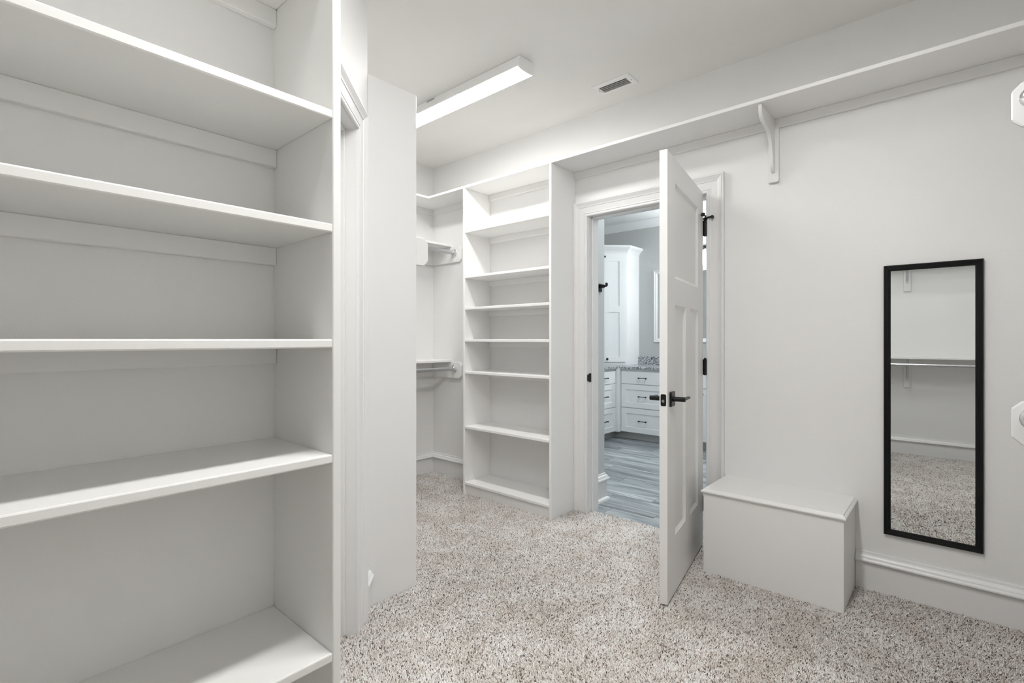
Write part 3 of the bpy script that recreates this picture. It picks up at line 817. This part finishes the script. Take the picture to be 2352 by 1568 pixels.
for z0, z1 in DRZ:
    d = front('drawer', c4_, 'u', 1.107, 1.693, z0, z1, CF, flat=(z0 > .6))
    pull(d, 'u', 1.40, (z0 + z1) / 2, CF)

ct = empty('countertop', 2.6, 5.8, CH - .03, 'black and white speckled granite counter running round the bathroom corner', 'countertop')
bm = bmesh.new()
rg = [(1.08, BV1), (1.08, CF - .018), (CU - .018, CF - .018), (CU - .018, 4.81), (BU1, 4.81), (BU1, BV1)]
solid(bm, [[P(a, c, z) for a, c in rg] for z in (CH - .03, CH)])
new('slab', bm, GRANITE, ct, bevel=.004, seg=2)
new('backsplash', box(1.08, 3.108, BV1 - .02, BV1, CH, CH + .105), GRANITE, ct, bevel=.002)

# corner linen cabinet on the counter, front turned 45 degrees
lc = empty('linen_cabinet', 3.4, 5.75, CH, 'tall white corner cabinet with crown standing on the granite counter', 'cabinet')
KU, KV = 3.11, 5.74
pts = [(KU, BV1), (KU, KV), (KU + .30, KV - .30), (BU1, KV - .30), (BU1, BV1)]
bm = bmesh.new()
solid(bm, [[P(a, c, z) for a, c in pts] for z in (CH, 2.31)])
new('body', bm, BWHITE, lc, bevel=.002)
bm = bmesh.new()
CRP = [(2.292, .004), (2.300, .007), (2.312, .010), (2.330, .022), (2.346, .040), (2.358, .054), (2.364, .057), (2.380, .060), (2.384, .058)]
def offs(d):
    k = d * math.tan(PI / 8)
    return [(KU - d, BV1), (KU - d, KV - k), (KU + .30 - k, KV - .30 - d), (BU1, KV - .30 - d), (BU1, BV1)]
solid(bm, [[P(a, c, z) for a, c in offs(d)] for z, d in CRP])
new('crown', bm, BWHITE, lc)
new('edge_strip', box(KU - .004, KU, BV1 - .018, BV1, CH + .105, 2.292), BWHITE, lc)
# door on the diagonal face
DM = Matrix.Translation(P(KU, KV, 0)) @ Matrix.Rotation(math.atan2(1, -1), 4, 'Z')   # local x along the face (+u, -v)
def ld(bm):
    bm.transform(DM); return bm
# outward normal of the face is (-u, -v): local +y after the rotation points (-1, -1)
bm = bmesh.new()
w, h_, t_ = .292, 1.343, .019
zb_ = .911
xs0, xs1 = .028, .320
cells = [(xs0 + .079, xs1 - .078, zb_ + .065, 1.541), (xs0 + .079, xs1 - .078, 1.618, 2.187)]
dd = new('door', ld(box(xs0, xs0 + .079, 0, t_, zb_, 2.254, raw=True)), BWHITE, lc, label='white recessed-panel cabinet door')
new('stile', ld(box(xs1 - .078, xs1, 0, t_, zb_, 2.254, raw=True)), BWHITE, dd)
for z0, z1 in ((zb_, zb_ + .065), (1.541, 1.618), (2.187, 2.254)):
    new('rail', ld(box(xs0 + .079, xs1 - .078, 0, t_, z0, z1, raw=True)), BWHITE, dd)
for x0, x1, z0, z1 in cells:
    new('panel', ld(box(x0, x1, 0, t_ - .009, z0, z1, raw=True)), BWHITE, dd)
kb = lambda x, z: new('knob', ld(box(x - .0125, x + .0125, .034, .046, z - .0125, z + .0125, bm=tube((x, t_, z), (x, .036, z), .005, 10), raw=True)), BLACK, dd, bevel=.001)
def knob(x, z):
    bm = tube((x, t_, z), (x, .036, z), .005, 10)
    c, s_ = math.cos(.55), math.sin(.55)
    ring = [(x + q * c - r_ * s_, z + q * s_ + r_ * c) for q, r_ in ((-.0125, -.0125), (.0125, -.0125), (.0125, .0125), (-.0125, .0125))]
    solid(bm, [[Vector((a, y, zz)) for a, zz in ring] for y in (.034, .046)])
    new('knob', ld(bm), BLACK, dd, label='black knob')
knob(.270, .949)
new('knob', ld(lathe((.300, t_, 2.240), (0, 1, 0), [(0, .006), (.014, .006), (.018, .013), (.026, .013), (.030, .008)], 14)), BLACK, dd, smooth=True, label='black knob')

# bathroom mirror and vanity light
vm = empty('vanity_mirror', 2.07, BV1, 1.16, 'wide bathroom mirror in a white frame above the counter, edge showing beside the door', 'mirror')
VM0, VM1, VZ0, VZ1 = 1.26, 2.893, 1.160, 2.080
VF = [(0, 0), (0, .018), (.004, .022), (.012, .022), (.016, .017), (.036, .015), (.040, .011), (.048, .009), (.048, 0)]
new('frame_side', moulding(VF, P(VM0, BV1, VZ0), P(VM0, BV1, VZ1), y1, outw, 1, -1), BWHITE, vm)
new('frame_side', moulding(VF, P(VM1, BV1, VZ0), P(VM1, BV1, VZ1), -y1, outw, 1, -1), BWHITE, vm)
new('frame_side', moulding(VF, P(VM0, BV1, VZ1), P(VM1, BV1, VZ1), -up, outw, 1, -1), BWHITE, vm)
new('frame_side', moulding(VF, P(VM0, BV1, VZ0), P(VM1, BV1, VZ0), up, outw, 1, -1), BWHITE, vm)
new('glass', box(VM0 + .046, VM1 - .046, BV1 - .006, BV1 - .002, VZ0 + .046, VZ1 - .046), BMIRROR, vm)

vl = empty('vanity_light', 2.07, BV1, 2.30, 'black vanity light with glowing glass shades glimpsed through the hinge gap', 'wall light')
new('back_bar', box(1.78, 2.37, BV1 - .020, BV1, 2.285, 2.325), BLACK, vl, bevel=.003)
for uu in (1.84, 2.075, 2.31 - .065):
    ar = new('arm', path_tube([P(uu, BV1 - .02, 2.305), P(uu, BV1 - .07, 2.305), P(uu, BV1 - .095, 2.298), P(uu, BV1 - .10, 2.272)], .007), BLACK, vl, smooth=True)
    new('socket_cup', lathe(P(uu, BV1 - .10, 2.276), (0, 0, -1), [(0, .010), (.004, .024), (.020, .026), (.022, .026)], 20), BLACK, ar, smooth=True)
    new('glass_shade', lathe(P(uu, BV1 - .10, 2.256), (0, 0, -1), [(0, .024), (.010, .042), (.030, .048), (.165, .050), (.168, .046)], 24), GLOWV, ar, smooth=True, label='glowing white glass shade')

# added unseen lamp on the bathroom ceiling, stands in for cool daylight
bl = empty('added_ceiling_lamp', 1.55, 4.2, ZC - .09, 'unseen round lamp added on the bathroom ceiling for cool light', 'ceiling light')
new('lamp_base', lathe(P(1.55, 4.2, ZC), (0, 0, -1), [(0, .20), (.03, .20), (.032, .195)], 36), FIXT, bl, smooth=True)
new('lamp_shade', lathe(P(1.55, 4.2, ZC - .032), (0, 0, -1), [(0, .19), (.02, .188), (.045, .16), (.058, .09), (.06, .01)], 36), GLOWB, bl, smooth=True)

# ------------------------------------------------------------------ carpet pile (uncountable yarn tufts, one mesh)
def carpet_pile():
    rng = np.random.default_rng(11)
    def grid(sp):
        us = np.arange(UR, UF, sp); vs = np.arange(VR, 2.984, sp)
        A, B = np.meshgrid(us, vs); A = A.ravel(); B = B.ravel()
        A = A + rng.uniform(-.5, .5, A.size) * sp; B = B + rng.uniform(-.5, .5, B.size) * sp
        return A, B, A * math.sin(YAW) + B * math.cos(YAW)
    A, B, D = grid(.0048); near = D > 1.55          # carpet in front of the camera: fine tufts
    A2, B2, D2 = grid(.0095)                        # behind it: coarser
    refl = lambda a, c: (a > -.35) & (a < .60) & (c < 1.4)   # the patch the wall mirror shows
    A3, B3, D3 = grid(.0060)
    rest = (D2 <= 1.55) & ~refl(A2, B2); mid = (D3 <= 1.55) & refl(A3, B3)
    U = np.concatenate([A[near], A2[rest], A3[mid]]); V = np.concatenate([B[near], B2[rest], B3[mid]])
    SZ = np.concatenate([np.ones(near.sum()), np.full(rest.sum(), 1.9), np.full(mid.sum(), 1.25)])
    dgd = UL - .565
    keep = (U > UR + .01) & (V > VR + .012) & (U < UF - .013)
    along = ((U - UL) + (V - .565)) * .70711
    door_gap = (along > JX0 + .004) & (along < JX1 - .004) & (U - V < dgd + .15)
    keep &= ~((V < 1.246) & (V > .566) & (U - V > dgd - .02) & ~door_gap)
    keep &= ~((V <= .566) & (U > UL - .01) & ~door_gap)
    keep &= ~((V < .57) & (U > L0 + .02) & (V > LV0 - .03) & ~((along > 0) & door_gap))
    keep &= ~((V > LV1 - .002) & (V < LV1 + TH + .002) & (U > L0 - .002) & (U < UL))
    keep &= ~((U > 1.955) & (U < 1.982) & (V < 1.52))
    keep &= ~((V > TV + .018) & (U > T0 - .002) & (U < T1 + TH + .002))
    keep &= ~((V > BV - .002) & (U > B0 - .002) & (U < B1 + .002))
    inside = (U > DU0 + .003) & (U < DU1 - .003)
    keep &= ~((V > VA - .012) & ~inside)
    U, V, SZ = U[keep], V[keep], SZ[keep]
    n = U.size
    hgt = rng.uniform(.0042, .0075, n)
    lean = rng.normal(0, .0022, (n, 2))
    # broad sweep of the pile left by feet and vacuum
    ph = np.sin(U * 3.1 + 1.3 * np.sin(V * 2.3)) * np.cos(V * 2.7 + .8)
    lean[:, 0] += .0022 * ph; lean[:, 1] += .0018 * np.cos(U * 2.2 + V * 3.4)
    rot = rng.uniform(0, 2 * np.pi, n); rad = rng.uniform(.0023, .0033, n) * SZ
    co = np.zeros((n, 6, 3), np.float32)
    for k in range(3):
        a = rot + k * 2 * np.pi / 3
        co[:, k, 0] = V + rad * np.cos(a); co[:, k, 1] = U + rad * np.sin(a); co[:, k, 2] = .0005
        a2 = a + .7
        co[:, 3 + k, 0] = V + lean[:, 0] + rad * .62 * np.cos(a2); co[:, 3 + k, 1] = U + lean[:, 1] + rad * .62 * np.sin(a2)
        co[:, 3 + k, 2] = hgt
    tri = np.array([[0, 1, 4], [0, 4, 3], [1, 2, 5], [1, 5, 4], [2, 0, 3], [2, 3, 5], [3, 4, 5]], np.int32)
    f = (np.arange(n, dtype=np.int32)[:, None, None] * 6 + tri[None]).reshape(-1)
    nt_ = n * len(tri)
    me = bpy.data.meshes.new('carpet_pile')
    me.vertices.add(n * 6); me.loops.add(nt_ * 3); me.polygons.add(nt_)
    me.vertices.foreach_set('co', co.reshape(-1))
    me.loops.foreach_set('vertex_index', f)
    me.polygons.foreach_set('loop_start', np.arange(0, nt_ * 3, 3, dtype=np.int32))
    me.polygons.foreach_set('loop_total', np.full(nt_, 3, np.int32))
    me.update()
    pal = np.array([[.87, .845, .82], [.81, .78, .75], [.92, .905, .89], [.66, .59, .535], [.33, .27, .235], [.14, .115, .10]], np.float32)
    pick = rng.choice(6, n, p=[.33, .24, .19, .11, .08, .05])
    c = pal[pick] * rng.uniform(.88, 1.08, (n, 1))
    cc = np.ones((n, 6, 4), np.float32); cc[:, :, :3] = c[:, None, :]
    at_ = me.color_attributes.new('yarn', 'FLOAT_COLOR', 'POINT')
    at_.data.foreach_set('color', cc.reshape(-1))
    me.materials.append(PILE)
    o = bpy.data.objects.new('carpet_pile', me); col.objects.link(o)
    setp(o, 'speckled beige and brown carpet covering the closet floor', 'carpet', kind='stuff')
carpet_pile()
